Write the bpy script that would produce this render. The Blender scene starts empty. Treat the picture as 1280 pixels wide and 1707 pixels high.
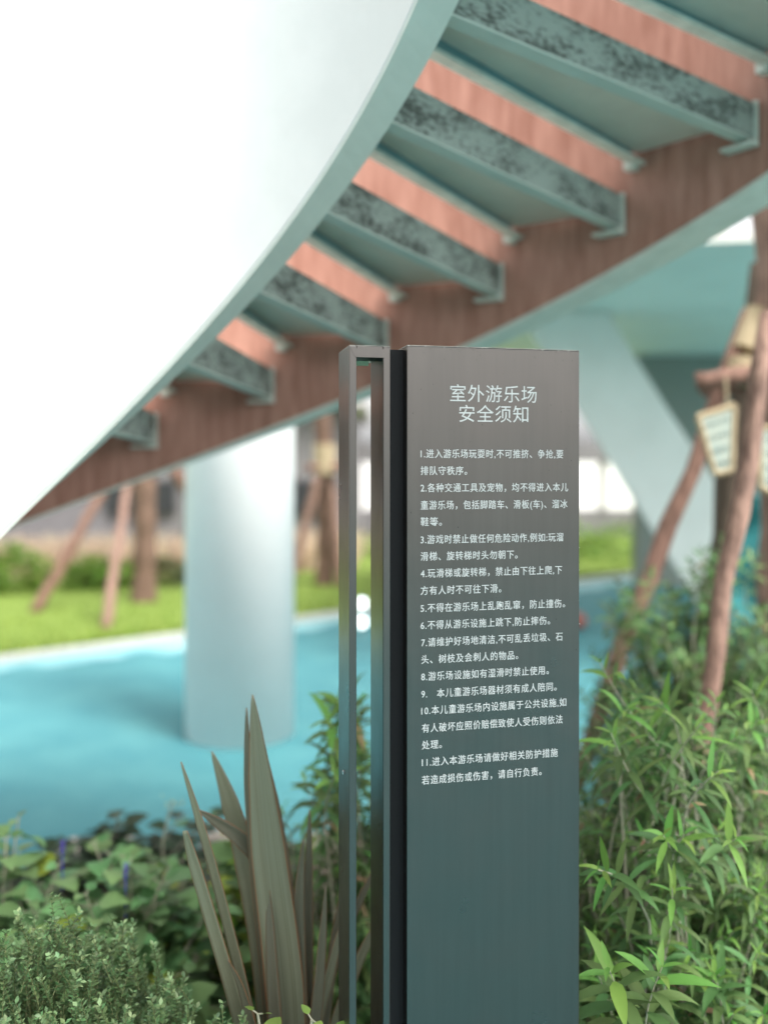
import bpy, math, random
from math import sin, cos, pi, radians as R
from mathutils import Vector as V, Matrix

# ------------------------------------------------------------------ camera, world, sun, exposure
SC = bpy.context.scene
COL = SC.collection
F, HX, HY, EYE = 1500.0, 640.0, 780.0, 1.5
cam_d = bpy.data.cameras.new("camera")
cam = bpy.data.objects.new("camera", cam_d); COL.objects.link(cam)
cam.location = (0, 0, EYE); cam.rotation_euler = (R(90), 0, 0)
cam_d.sensor_fit = 'VERTICAL'; cam_d.sensor_height = 36.0; cam_d.sensor_width = 27.0
cam_d.lens = 36.0 * F / 1707.0
cam_d.shift_y = -73.5 / 1707.0
cam_d.clip_start = 0.02; cam_d.clip_end = 2000
cam_d.dof.use_dof = True
cam_d.dof.focus_distance = 1.325
cam_d.dof.aperture_fstop = 1.35
SC.camera = cam

SUN_AZ, SUN_EL = R(132), R(55)          # azimuth clockwise from +Y
w = bpy.data.worlds.new("World"); SC.world = w; w.use_nodes = True
nt = w.node_tree; bg = nt.nodes['Background']
sky = nt.nodes.new('ShaderNodeTexSky'); sky.sky_type = 'NISHITA'
sky.sun_disc = False; sky.sun_elevation = SUN_EL; sky.sun_rotation = SUN_AZ
sky.air_density = 1.0; sky.dust_density = 4.0; sky.ozone_density = 1.0
hs = nt.nodes.new('ShaderNodeHueSaturation'); hs.inputs['Saturation'].default_value = 0.02
nt.links.new(sky.outputs[0], hs.inputs['Color']); nt.links.new(hs.outputs[0], bg.inputs[0])
bg.inputs[1].default_value = 0.15
sl = bpy.data.lights.new("sun", 'SUN'); sl.energy = 1.5; sl.angle = R(20); sl.color = (1, .95, .88)
so = bpy.data.objects.new("sun", sl); COL.objects.link(so)
sd = V((sin(SUN_AZ) * cos(SUN_EL), cos(SUN_AZ) * cos(SUN_EL), sin(SUN_EL)))
so.rotation_euler = sd.to_track_quat('Z', 'Y').to_euler(); so.location = sd * 30
SC.view_settings.view_transform = 'Standard'; SC.view_settings.look = 'None'
SC.view_settings.gamma = 1; SC.view_settings.exposure = 1.55
SC.render.engine = 'CYCLES'
SC.cycles.use_denoising = True
SC.cycles.max_bounces = 8

# ------------------------------------------------------------------ helpers
def at(px, py, Y):
    return V(((px - HX) / F * Y, Y, EYE - (py - HY) / F * Y))

def gnd(px, py, z=0.0):
    Y = F * (EYE - z) / (py - HY)
    return V(((px - HX) / F * Y, Y, z))

class MB:
    def __init__(s): s.v = []; s.f = []; s.m = []; s.uv = None
    def add(s, vs, fs, mi=0):
        o = len(s.v); s.v += [tuple(q) for q in vs]
        s.f += [tuple(i + o for i in f) for f in fs]; s.m += [mi] * len(fs)
    def box(s, c, ax, ay, az, mi=0):          # centre and three half-axes
        c, ax, ay, az = V(c), V(ax), V(ay), V(az)
        vs = [c + ax*i + ay*j + az*k for k in (-1, 1) for j in (-1, 1) for i in (-1, 1)]
        s.add(vs, [(0,2,3,1),(4,5,7,6),(0,1,5,4),(2,6,7,3),(0,4,6,2),(1,3,7,5)], mi)
    def bx(s, x0, x1, y0, y1, z0, z1, mi=0):
        s.box(((x0+x1)/2, (y0+y1)/2, (z0+z1)/2), ((x1-x0)/2,0,0), (0,(y1-y0)/2,0), (0,0,(z1-z0)/2), mi)
    def prism(s, pts, d, mi=0):               # polygon (3D points) pushed along d
        pts = [V(p) for p in pts]; n = len(pts); d = V(d)
        s.add(pts + [p + d for p in pts],
              [tuple(range(n))[::-1], tuple(range(n, 2*n))] + [(i, (i+1) % n, n+(i+1) % n, n+i) for i in range(n)], mi)
    def sweep(s, rings, closed=False, caps=True, mi=0):
        n = len(rings[0]); vs = [p for r in rings for p in r]; fs = []
        for i in range(len(rings) - (0 if closed else 1)):
            a = i * n; b = ((i+1) % len(rings)) * n
            for j in range(n):
                k = (j+1) % n; fs.append((a+j, a+k, b+k, b+j))
        if caps and not closed:
            fs.append(tuple(range(n))[::-1]); fs.append(tuple(range((len(rings)-1)*n, len(rings)*n)))
        s.add(vs, fs, mi)
    def tube(s, pts, rad, n=8, mi=0, wob=0, rng=None):
        pts = [V(p) for p in pts]; rings = []
        up = None
        for i, p in enumerate(pts):
            t = (pts[min(i+1, len(pts)-1)] - pts[max(i-1, 0)]).normalized()
            if up is None:
                up = t.orthogonal().normalized()
            up = (up - t * up.dot(t)).normalized(); sd_ = t.cross(up)
            r = rad[i] if isinstance(rad, (list, tuple)) else rad
            ring = []
            for k in range(n):
                a = 2*pi*k/n; rr = r * (1 + (rng.uniform(-wob, wob) if rng else 0))
                ring.append(p + (up*cos(a) + sd_*sin(a))*rr)
            rings.append(ring)
        s.sweep(rings, mi=mi)
    def build(s, name, mats, parent=None, smooth=False, base=None, bevel=0, solid=0):
        me = bpy.data.meshes.new(name)
        off = V(base) if base is not None else (parent_world(parent) if parent else V((0,0,0)))
        me.from_pydata([(a-off.x, b-off.y, c-off.z) for a, b, c in s.v], [], s.f)
        if not isinstance(mats, (list, tuple)): mats = [mats]
        for m in mats: me.materials.append(m)
        if len(mats) > 1: me.polygons.foreach_set('material_index', s.m)
        if smooth: me.polygons.foreach_set('use_smooth', [True]*len(me.polygons))
        if s.uv:
            ul = me.uv_layers.new(name='UVMap')
            flat = []
            for p in me.polygons:
                for vi in p.vertices: flat += s.uv[vi]
            ul.data.foreach_set('uv', flat)
        me.update(); me.validate()
        o = bpy.data.objects.new(name, me); COL.objects.link(o)
        if parent: o.parent = parent
        if base is not None and not parent: o.location = base
        if bevel:
            b = o.modifiers.new('bevel', 'BEVEL'); b.width = bevel; b.segments = 2; b.limit_method = 'ANGLE'; b.angle_limit = R(40)
        if solid:
            b = o.modifiers.new('solid', 'SOLIDIFY'); b.thickness = solid; b.offset = 0
        return o

def parent_world(o):
    p = V((0,0,0))
    while o: p += o.location; o = o.parent
    return p

def tag(o, label, cat, group=None, kind=None):
    o['label'] = label; o['category'] = cat
    if group: o['group'] = group
    if kind: o['kind'] = kind
    return o

def thing(name, loc, label, cat, group=None):
    o = bpy.data.objects.new(name, None); COL.objects.link(o); o.location = loc
    o.empty_display_size = .1
    return tag(o, label, cat, group)

def struct(o):
    o['kind'] = 'structure'; return o

# ------------------------------------------------------------------ materials
def mat(name, c, rough=.6, metal=0, c2=None, scale=8, c3=None, lo=.35, hi=.65, stretch=(1,1,1), bump=0, bscale=60, spec=.5, detail=5, coord='Object', island=0, trans=0, objrand=False):
    m = bpy.data.materials.new(name); m.use_nodes = True
    n = m.node_tree.nodes; l = m.node_tree.links; b = n['Principled BSDF']
    b.inputs['Roughness'].default_value = rough; b.inputs['Metallic'].default_value = metal
    b.inputs['Specular IOR Level'].default_value = spec
    b.inputs['Base Color'].default_value = (*c, 1)
    tc = n.new('ShaderNodeTexCoord'); mp = n.new('ShaderNodeMapping'); mp.inputs['Scale'].default_value = stretch
    l.new(tc.outputs[coord], mp.inputs[0])
    vec = mp.outputs[0]
    if objrand:
        oi = n.new('ShaderNodeObjectInfo'); ad = n.new('ShaderNodeVectorMath'); ad.operation = 'MULTIPLY_ADD'
        l.new(oi.outputs['Random'], ad.inputs[0]); ad.inputs[1].default_value = (37, 53, 19); l.new(vec, ad.inputs[2]); vec = ad.outputs[0]
    col = None
    if c2:
        t = n.new('ShaderNodeTexNoise'); t.inputs['Scale'].default_value = scale; t.inputs['Detail'].default_value = detail
        t.inputs['Roughness'].default_value = .62
        l.new(vec, t.inputs['Vector'])
        r = n.new('ShaderNodeValToRGB'); r.color_ramp.elements[0].position = lo; r.color_ramp.elements[1].position = hi
        r.color_ramp.elements[0].color = (*c, 1); r.color_ramp.elements[1].color = (*c2, 1)
        l.new(t.outputs[0], r.inputs[0]); col = r.outputs[0]
    if island:
        g = n.new('ShaderNodeNewGeometry'); h = n.new('ShaderNodeHueSaturation')
        mr = n.new('ShaderNodeMapRange'); mr.inputs[3].default_value = 1-island; mr.inputs[4].default_value = 1+island
        l.new(g.outputs['Random Per Island'], mr.inputs[0]); l.new(mr.outputs[0], h.inputs['Value'])
        m2 = n.new('ShaderNodeMath'); m2.operation = 'MULTIPLY'; m2.inputs[1].default_value = 7.13
        fr = n.new('ShaderNodeMath'); fr.operation = 'FRACT'
        mr2 = n.new('ShaderNodeMapRange'); mr2.inputs[3].default_value = .5-.035; mr2.inputs[4].default_value = .5+.03
        l.new(g.outputs['Random Per Island'], m2.inputs[0]); l.new(m2.outputs[0], fr.inputs[0]); l.new(fr.outputs[0], mr2.inputs[0]); l.new(mr2.outputs[0], h.inputs['Hue'])
        h.inputs['Color'].default_value = (*c, 1)
        if col: l.new(col, h.inputs['Color'])
        col = h.outputs[0]
    if col: l.new(col, b.inputs['Base Color'])
    if bump:
        t2 = n.new('ShaderNodeTexNoise'); t2.inputs['Scale'].default_value = bscale; t2.inputs['Detail'].default_value = 6
        l.new(vec, t2.inputs['Vector'])
        bp = n.new('ShaderNodeBump'); bp.inputs['Strength'].default_value = bump; bp.inputs['Distance'].default_value = .01
        l.new(t2.outputs[0], bp.inputs['Height']); l.new(bp.outputs[0], b.inputs['Normal'])
    if trans:
        tr = n.new('ShaderNodeBsdfTranslucent'); mx = n.new('ShaderNodeMixShader'); mx.inputs[0].default_value = trans
        if col: l.new(col, tr.inputs[0])
        else: tr.inputs[0].default_value = (*c, 1)
        l.new(b.outputs[0], mx.inputs[1]); l.new(tr.outputs[0], mx.inputs[2])
        l.new(mx.outputs[0], n['Material Output'].inputs[0])
    return m

M = {}
M['white'] = mat('white_paint', (.67,.67,.655), .5, c2=(.60,.605,.59), scale=3, bump=.03, bscale=40)
M['whitewall'] = mat('white_render', (.85,.84,.83), .8, c2=(.78,.77,.76), scale=2)
M['column'] = mat('column_paint', (.86,.85,.84), .5, c2=(.78,.775,.765), scale=2.2, lo=.4, hi=.8, bump=.04, bscale=30)
M['green'] = mat('sea_green_paint', (.56,.60,.55), .5, c2=(.50,.54,.495), scale=5, bump=.05, bscale=50)
M['greenlight'] = mat('pale_sea_green_paint', (.68,.71,.65), .5, c2=(.58,.61,.55), scale=14, bump=.05, bscale=50)
M['lip'] = mat('pale_lip_paint', (.74,.73,.66), .6, c2=(.58,.58,.52), scale=16)
M['panelgrey'] = mat('grey_board', (.72,.68,.61), .7, c2=(.62,.59,.53), scale=4, bump=.05, bscale=70)
M['teal'] = mat('teal_paint', (.25,.40,.41), .45, c2=(.20,.33,.34), scale=6)
def grimemat():
    m = mat('weathered_green_paint', (.36,.40,.365), .8, c2=(.085,.092,.082), scale=120, lo=.50, hi=.72, bump=.5, bscale=120, detail=10, objrand=True, stretch=(1,.38,1))
    n = m.node_tree.nodes; l = m.node_tree.links
    t = [q for q in n if q.type == 'TEX_NOISE' and abs(q.inputs['Scale'].default_value-120) < .1 and q.outputs[0].links and q.outputs[0].links[0].to_node.type == 'VALTORGB'][0]
    r = t.outputs[0].links[0].to_node
    t2 = n.new('ShaderNodeTexNoise'); t2.inputs['Scale'].default_value = 16; t2.inputs['Detail'].default_value = 3
    l.new(t.inputs['Vector'].links[0].from_socket, t2.inputs['Vector'])
    mx = n.new('ShaderNodeMath'); mx.operation = 'MULTIPLY_ADD'; mx.inputs[1].default_value = .75
    sb = n.new('ShaderNodeMath'); sb.operation = 'SUBTRACT'; sb.inputs[1].default_value = .40
    l.new(t2.outputs[0], sb.inputs[0]); l.new(sb.outputs[0], mx.inputs[0]); l.new(t.outputs[0], mx.inputs[2]); l.new(mx.outputs[0], r.inputs[0])
    return m
M['grime'] = grimemat()
M['brown'] = mat('rust_brown_wood', (.45,.235,.18), .55, c2=(.31,.14,.10), scale=7, stretch=(5,5,.7), bump=.08, bscale=30)
M['tread'] = mat('tread_top', (.30,.30,.29), .7, c2=(.22,.22,.21), scale=20)
M['metal'] = mat('dark_satin_metal', (.125,.116,.108), .30, .97, c2=(.117,.109,.102), scale=9, stretch=(9,9,.4), bump=.004, bscale=400)
_n = M['metal'].node_tree.nodes; _l = M['metal'].node_tree.links
_t = _n.new('ShaderNodeTexNoise'); _t.inputs['Scale'].default_value = 14; _t.inputs['Detail'].default_value = 8
_r = _n.new('ShaderNodeMapRange'); _r.inputs[1].default_value = .3; _r.inputs[2].default_value = .7; _r.inputs[3].default_value = .27; _r.inputs[4].default_value = .35
_c = [q for q in _n if q.type == 'TEX_COORD'][0]
_l.new(_c.outputs['Object'], _t.inputs['Vector']); _l.new(_t.outputs[0], _r.inputs[0]); _l.new(_r.outputs[0], _n['Principled BSDF'].inputs['Roughness'])
M['metaldark'] = mat('dark_recess_metal', (.008,.008,.009), .6, 0, spec=.2)
M['edge'] = mat('worn_metal_edge', (.45,.42,.38), .45, .8, c2=(.18,.17,.16), scale=60)
M['text'] = mat('white_lettering', (.60,.60,.585), .6, c2=(.48,.48,.47), scale=220)
M['sticker'] = mat('pale_sticker', (.75,.78,.5), .6)
M['rubber'] = mat('blue_rubber', (.046,.195,.225), .75, c2=(.07,.24,.262), scale=2.6, bump=.5, bscale=140, spec=.45)
M['soil'] = mat('soil', (.06,.045,.032), .95, c2=(.11,.085,.06), scale=22, bump=.9, bscale=45)
M['lawn'] = mat('lawn', (.12,.185,.02), .9, c2=(.15,.22,.03), scale=9, bump=.8, bscale=60)
M['ground'] = mat('ground', (.24,.23,.21), .9, c2=(.17,.17,.15), scale=3)
M['kerb'] = mat('pale_kerb', (.44,.44,.41), .8, c2=(.36,.36,.33), scale=25, bump=.3)
M['stone'] = mat('pale_stone', (.50,.44,.38), .85, c2=(.34,.30,.26), scale=18, bump=.5, bscale=40)
M['bark'] = mat('pole_bark', (.28,.155,.115), .9, c2=(.13,.07,.052), scale=14, stretch=(3,3,.6), bump=.6, bscale=50)
M['barkpale'] = mat('pale_pole_bark', (.36,.22,.17), .9, c2=(.13,.075,.058), scale=20, stretch=(3,3,.6), bump=.5, bscale=50)
M['barkdark'] = mat('dark_bark', (.075,.055,.04), .95, c2=(.12,.09,.065), scale=18, stretch=(3,3,.8), bump=.7)  # dark tone holds the shade on the rear pole
M['palmbark'] = mat('palm_bark', (.20,.12,.085), .95, c2=(.09,.055,.04), scale=16, stretch=(1,1,3), bump=.9, bscale=30)
M['rope'] = mat('straw_rope', (.46,.37,.24), .95, c2=(.33,.25,.15), scale=60, stretch=(1,1,4), bump=.5, bscale=160)
M['plaque'] = mat('plaque_face', (.40,.42,.35), .7, c2=(.32,.38,.34), scale=14)
M['ink'] = mat('plaque_ink', (.12,.17,.16), .8)
M['net'] = mat('teal_fabric', (.02,.20,.205), .8, c2=(.012,.13,.14), scale=9, bump=.4, bscale=30, stretch=(1,1,3))
M['grey'] = mat('grey_cladding', (.18,.17,.178), .7, c2=(.13,.122,.128), scale=3, stretch=(5,5,.4))
M['greylight'] = mat('pale_grey_render', (.42,.40,.40), .8, c2=(.34,.33,.33), scale=2)
M['dark'] = mat('dark_opening', (.025,.027,.03), .35)
M['leg'] = mat('pale_leg_paint', (.66,.67,.635), .55, c2=(.60,.61,.575), scale=2.5)
M['soffit'] = mat('soffit_paint', (.76,.74,.68), .6, c2=(.70,.68,.625), scale=1.5)
M['recess'] = mat('recess_paint', (.19,.215,.19), .7)  # shade under the platform put into the rear wall colour
M['red'] = mat('red_plastic', (.28,.09,.07), .5)
M['globe'] = mat('white_globe', (.85,.87,.86), .15)
M['steel'] = mat('steel', (.5,.5,.5), .3, .9)
# leaves
def leafmat(name, c, island=.38, rough=.62, trans=.28, c2=None):
    return mat(name, c, rough, island=island, trans=trans, c2=c2, scale=30)
M['leaf_long'] = leafmat('shrub_leaf', (.095,.185,.055))
M['leaf_young'] = leafmat('young_shrub_leaf', (.15,.315,.06), .22)
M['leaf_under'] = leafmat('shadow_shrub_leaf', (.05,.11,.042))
M['stem_pale'] = mat('pale_stem', (.34,.33,.24), .8)
M['stem_olive'] = mat('olive_stem', (.13,.15,.06), .8)
M['leaf_small'] = leafmat('box_leaf', (.125,.215,.088), .45, .4)
M['leaf_small2'] = leafmat('pale_box_leaf', (.23,.34,.16), .3, .4)
M['leaf_heart'] = leafmat('broad_leaf', (.135,.26,.10), .35, .55)
M['leaf_heart2'] = leafmat('yellow_broad_leaf', (.24,.36,.05), .3, .55)
M['leaf_dark'] = leafmat('dark_broad_leaf', (.025,.055,.022), .3, .5)
M['leaf_lime'] = leafmat('lime_leaf', (.17,.29,.06), .35, .55)
M['leaf_hedge'] = leafmat('hedge_leaf', (.13,.24,.03), .4)
M['leaf_hedged'] = leafmat('dark_hedge_leaf', (.08,.10,.035), .4)
M['straw'] = leafmat('straw_blade', (.68,.56,.42), .3, .7, .45)
M['palm_leaf'] = leafmat('palm_leaf', (.06,.12,.04), .3)
M['purple'] = mat('purple_petal', (.10,.05,.40), .6, island=.2)
M['flower'] = mat('pale_flower', (.30,.31,.15), .6)
M['mulch'] = mat('dry_leaf', (.24,.165,.09), .9, island=.4)

def flaxmat(name, c, c2):
    m = bpy.data.materials.new(name); m.use_nodes = True
    n = m.node_tree.nodes; l = m.node_tree.links; b = n['Principled BSDF']; b.inputs['Roughness'].default_value = .5
    tc = n.new('ShaderNodeTexCoord'); mp = n.new('ShaderNodeMapping'); mp.inputs['Scale'].default_value = (14, .8, 1)
    l.new(tc.outputs['UV'], mp.inputs[0])
    t = n.new('ShaderNodeTexNoise'); t.inputs['Scale'].default_value = 2.0; t.inputs['Detail'].default_value = 5
    l.new(mp.outputs[0], t.inputs['Vector'])
    r = n.new('ShaderNodeValToRGB'); r.color_ramp.elements[0].position = .3; r.color_ramp.elements[1].position = .7
    r.color_ramp.elements[0].color = (*c, 1); r.color_ramp.elements[1].color = (*c2, 1)
    l.new(t.outputs[0], r.inputs[0])
    sx = n.new('ShaderNodeSeparateXYZ'); l.new(tc.outputs['UV'], sx.inputs[0])
    a = n.new('ShaderNodeMath'); a.operation = 'SUBTRACT'; a.inputs[1].default_value = .5; l.new(sx.outputs[0], a.inputs[0])
    ab = n.new('ShaderNodeMath'); ab.operation = 'ABSOLUTE'; l.new(a.outputs[0], ab.inputs[0])
    g = n.new('ShaderNodeMath'); g.operation = 'GREATER_THAN'; g.inputs[1].default_value = .475; l.new(ab.outputs[0], g.inputs[0])
    mx = n.new('ShaderNodeMixRGB'); mx.inputs[2].default_value = (.20, .085, .035, 1)
    l.new(g.outputs[0], mx.inputs[0]); l.new(r.outputs[0], mx.inputs[1]); l.new(mx.outputs[0], b.inputs['Base Color'])
    return m
M['flax'] = flaxmat('flax_blade', (.105,.112,.066), (.205,.21,.145))
M['flaxdark'] = flaxmat('dark_flax_blade', (.07,.07,.045), (.14,.135,.095))

# ------------------------------------------------------------------ ground, floor, lawn
g = MB(); g.add([(-400,-400,0),(400,-400,0),(400,400,0),(-400,400,0)], [(0,1,2,3)])
struct(g.build('ground', M['ground']))

def lawn_y(x): return 9.0 + .785*(x + .51) + .25*sin(x*.5)
xs = [-14 + i*.5 for i in range(57)]
rub = MB(); rub.add([(x, lawn_y(x)-.0, .004) for x in xs] + [(14.0, -9, .004), (-14.0, -9, .004)],
                    [tuple(range(len(xs)+2))[::-1]])
struct(rub.build('rubber_floor', M['rubber']))
# sunlit strip and dapples at the floor edge, put into paler colour
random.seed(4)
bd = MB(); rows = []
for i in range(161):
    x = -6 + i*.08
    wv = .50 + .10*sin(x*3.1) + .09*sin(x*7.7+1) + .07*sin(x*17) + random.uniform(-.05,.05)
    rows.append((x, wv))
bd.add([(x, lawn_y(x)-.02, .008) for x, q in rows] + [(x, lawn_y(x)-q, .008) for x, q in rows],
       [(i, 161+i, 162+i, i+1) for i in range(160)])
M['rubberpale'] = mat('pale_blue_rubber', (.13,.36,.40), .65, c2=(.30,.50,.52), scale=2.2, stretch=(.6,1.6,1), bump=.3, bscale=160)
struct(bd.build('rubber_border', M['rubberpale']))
kb = MB()
def kerbring(x):
    y = lawn_y(x); return [V((x, y, .0)), V((x, y, .05)), V((x-.08, y+.11, .05)), V((x-.08, y+.11, 0))]
kb.sweep([kerbring(x) for x in xs]); struct(kb.build('kerb', M['kerb']))
lw = MB(); n_ = len(xs)
vs = [(x-.08, lawn_y(x)+.11, .03) for x in xs]; vs2 = [(x-.6, lawn_y(x)+.5, .05) for x in xs]; vs3 = [(x-4, lawn_y(x)+6, .06) for x in xs]
lw.add(vs+vs2+vs3, [(i, i+1, n_+i+1, n_+i) for i in range(n_-1)] + [(n_+i, n_+i+1, 2*n_+i+1, 2*n_+i) for i in range(n_-1)])
struct(lw.build('lawn', M['lawn'], smooth=True))
# short grass on the lawn (nobody could count it)
rng = random.Random(11); gr = MB()
for i in range(9000):
    x = rng.uniform(-7, 4.5); d = .13 + 3.0*rng.random()**1.6
    x -= d*.3; y = lawn_y(x) + d + .05
    h = rng.uniform(.03, .075); a = rng.uniform(0, pi); wd = .012
    dx, dy = cos(a)*wd, sin(a)*wd; lx, ly = rng.uniform(-.03,.03), rng.uniform(-.03,.03)
    gr.add([(x-dx,y-dy,.03),(x+dx,y+dy,.03),(x+lx,y+ly,.03+h)], [(0,1,2)])
M['grassblade'] = leafmat('grass_blade', (.145,.225,.022), .3)
tag(gr.build('lawn_grass', M['grassblade']), 'short bright green grass of the lawn beyond the blue rubber floor', 'grass', kind='stuff')

# planting bed
bed = [(-3.4,1.0),(-2.6,.75),(-1.2,.78),(-.35,.95),(.1,1.12),(.5,1.0),(1.4,.7),(2.6,.8),(4.2,2.0),(4.6,4.2),(3.4,5.4),(2.2,5.1),(1.2,4.0),(.4,3.55),(-.3,3.5),(-1.0,3.35),(-1.9,2.9),(-2.8,2.2)]
b_ = MB(); b_.prism([(x, y, .002) for x, y in bed], (0,0,.045)); struct(b_.build('soil', M['soil']))

# ------------------------------------------------------------------ information sign
PSI = R(12.7); U = V((cos(PSI), sin(PSI), 0)); D = V((-sin(PSI), cos(PSI), 0)); Y0 = 1.30
P0 = V(((678-HX)/F*Y0, Y0, 0))
def s_of(px, wd=0.0):
    k = (px-HX)/F                                   # (P0 + U s + D wd) : x = k y
    q = P0 + D*wd
    return (k*q.y - q.x)/(U.x - k*U.y)
def z_of(py, s, wd=0.0):
    y = (P0 + U*s + D*wd).y
    return EYE - (py-HY)/F*y
def W(s, wd, z): return P0 + U*s + D*wd + V((0,0,z))
sA, sB, sC, sD = s_of(582), s_of(650.5), s_of(678), s_of(965.5)
sF0, sF1 = s_of(594.5), s_of(638.5)
ztop = z_of(575.5, sC)
DEP = .088
sign = thing('information_sign', (P0.x+U.x*.1, P0.y, 0), 'tall dark grey metal notice board with white Chinese playground rules, standing in the planting bed', 'sign')
def sbox(mb, s0, s1, w0, w1, z0, z1, mi=0):
    mb.box(W((s0+s1)/2, (w0+w1)/2, (z0+z1)/2), U*((s1-s0)/2), D*((w1-w0)/2), V((0,0,(z1-z0)/2)), mi)
pb = MB(); sbox(pb, sC, sD, 0, DEP, 0.0, ztop)
panel = pb.build('panel', M['metal'], sign, bevel=.0016)
# side frame: mitred rectangular loop
fr = MB(); zt = z_of(575.5, sA)
ti = .0125
zi = zt - .0145
sbox(fr, sA, sF0, 0, DEP, 0, zt - .0001); sbox(fr, sF1, sB, 0, DEP, 0, zt - .0001)
frame = fr.build('side_frame', M['metal'], sign, bevel=.0014)
ft = MB(); sbox(ft, sF0, sF1, .0004, DEP-.0004, zi, zt - .0003); 
ft.build('frame_head', M['metal'], sign, bevel=.0012)
# inward chamfer seen at the head of the opening
fc = MB()
fc.add([W(sF0-.009,-.0006,zt-.004), W(sF1+.009,-.0006,zt-.004), W(sF1+.002,-.0006,zi-.002), W(sF0-.002,-.0006,zi-.002),
        W(sF0-.009,.0012,zt-.004), W(sF1+.009,.0012,zt-.004), W(sF1,.012,zi-.006), W(sF0,.012,zi-.006)],
       [(0,3,2,1),(4,5,6,7),(0,1,5,4),(3,7,6,2),(0,4,7,3),(1,2,6,5)])
fc.build('frame_trim', M['metal'], sign)
st_ = MB(); sbox(st_, s_of(594.5,.05)-.002, s_of(614,.05), .048, .052, zi-.0085, zi-.0005); st_.build('sticker', M['sticker'], sign)  # small pale yellow strip under the frame head
# recessed joining strip, shade of the gap put into its black colour
rc = MB(); sbox(rc, sB, sC, .022, DEP-.006, 0, ztop-.004); rc.build('joint_strip', M['metaldark'], sign)
# worn top edges
we = MB(); sbox(we, sC+.0008, sD-.0008, .0008, DEP-.001, ztop-.0002, ztop+.0006)
sbox(we, sA+.0008, sB-.0008, .0008, DEP-.001, zt-.0001, zt+.0006)
we.build('top_edge', M['edge'], sign)
# screws
sc_ = MB()
for px, py in ((571.5, 1288),):
    s_ = sA - .0012; z_ = 1.5-(py-HY)/F*1.32
    sc_.box(W(s_, .042, z_), U*.0012, D*.003, V((0,0,.003)))
sc_.build('screw', M['steel'], sign, bevel=.001)
# specks of dirt on the panel
rng = random.Random(5); dk = MB()
for i in range(190):
    s_ = sC + (sD-sC)*rng.random()
    z_ = ztop - .003 - (.45*rng.random()**2.2)
    r_ = rng.uniform(.0002,.00055); e = rng.uniform(1, 3.0) if rng.random() < .35 else 1
    ring = [W(s_+r_*cos(a*pi/3), -.0003, z_+r_*e*sin(a*pi/3)) for a in range(6)]
    dk.add(ring, [tuple(range(6))])
M['speck'] = mat('dirt_speck', (.05,.048,.045), .9, island=.9)
dk.build('dirt', M['speck'], panel)
# paint chips along the edges
ch = MB()
for i in range(34):
    if rng.random() < .6:
        s_ = sC + (sD-sC)*rng.random(); z_ = ztop - abs(rng.gauss(0,.0008))
    else:
        s_ = sD - abs(rng.gauss(0,.0006)); z_ = ztop - rng.random()*.45
    r_ = rng.uniform(.0004,.0011)
    ch.add([W(s_+r_*rng.uniform(.5,1)*cos(a*pi/3), -.0004, z_+r_*rng.uniform(.4,1)*sin(a*pi/3)) for a in range(6)], [tuple(range(6))])
M['chip'] = mat('paint_chip', (.6,.58,.54), .7)
ch.build('paint_chips', M['chip'], panel)

LINES = [  # text, x0, x1, y centre at left, y centre at right, bold
 ("室外游乐场", 750, 894, 656, 658, 0, 28.3), ("安全须知", 765, 880, 690, 691, 0, 28.3),
 ("1.进入游乐场玩耍时,不可推挤、争抢,要", 701, 938, 756.5, 757, 1, 14.6), ("排队守秩序。", 701, 778, 785, 784.5, 1, 14.6),
 ("2.各种交通工具及宠物，均不得进入本儿", 701, 946, 813, 812.5, 1, 14.6), ("童游乐场，包括脚踏车、滑板(车)、溜冰", 701, 945, 842, 840.5, 1, 14.6),
 ("鞋等。", 701, 736, 870, 869.5, 1, 14.6), ("3.游戏时禁止做任何危险动作,例如:玩溜", 701, 938, 899, 896, 1, 14.6),
 ("滑梯、旋转梯时头勿朝下。", 701, 862, 927, 925, 1, 14.6), ("4.玩滑梯或旋转梯，禁止由下往上爬,下", 701, 936, 955, 951, 1, 14.6),
 ("方有人时不可往下滑。", 701, 835, 984, 981.5, 1, 14.6), ("5.不得在游乐场上乱跑乱窜，防止撞伤。", 701, 941, 1012.5, 1007, 1, 14.6),
 ("6.不得从游乐设施上跳下,防止摔伤。", 701, 916, 1041.5, 1035, 1, 14.6), ("7.请维护好场地清洁,不可乱丢垃圾、石", 702, 937, 1070, 1062, 1, 14.6),
 ("头、树枝及会刺人的物品。", 702, 863, 1098.5, 1093, 1, 14.6), ("8.游乐场设施如有湿滑时禁止使用。", 702, 914, 1127, 1118, 1, 14.6),
 ("9.　本儿童游乐场器材须有成人陪同。", 702, 927, 1155, 1146, 1, 14.6), ("10.本儿童游乐场内设施属于公共设施,如", 702, 943, 1184, 1171, 1, 14.6),
 ("有人破坏应照价赔偿致使人受伤则依法", 703, 937, 1214, 1199, 1, 14.6), ("处理。", 703, 736, 1242, 1240.5, 1, 14.6),
 ("11.进入本游乐场请做好相关防护措施", 703, 929, 1270, 1255, 1, 14.6), ("若造成损伤或伤害，请自行负责。", 703, 902, 1299, 1287, 1, 14.6)]
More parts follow.
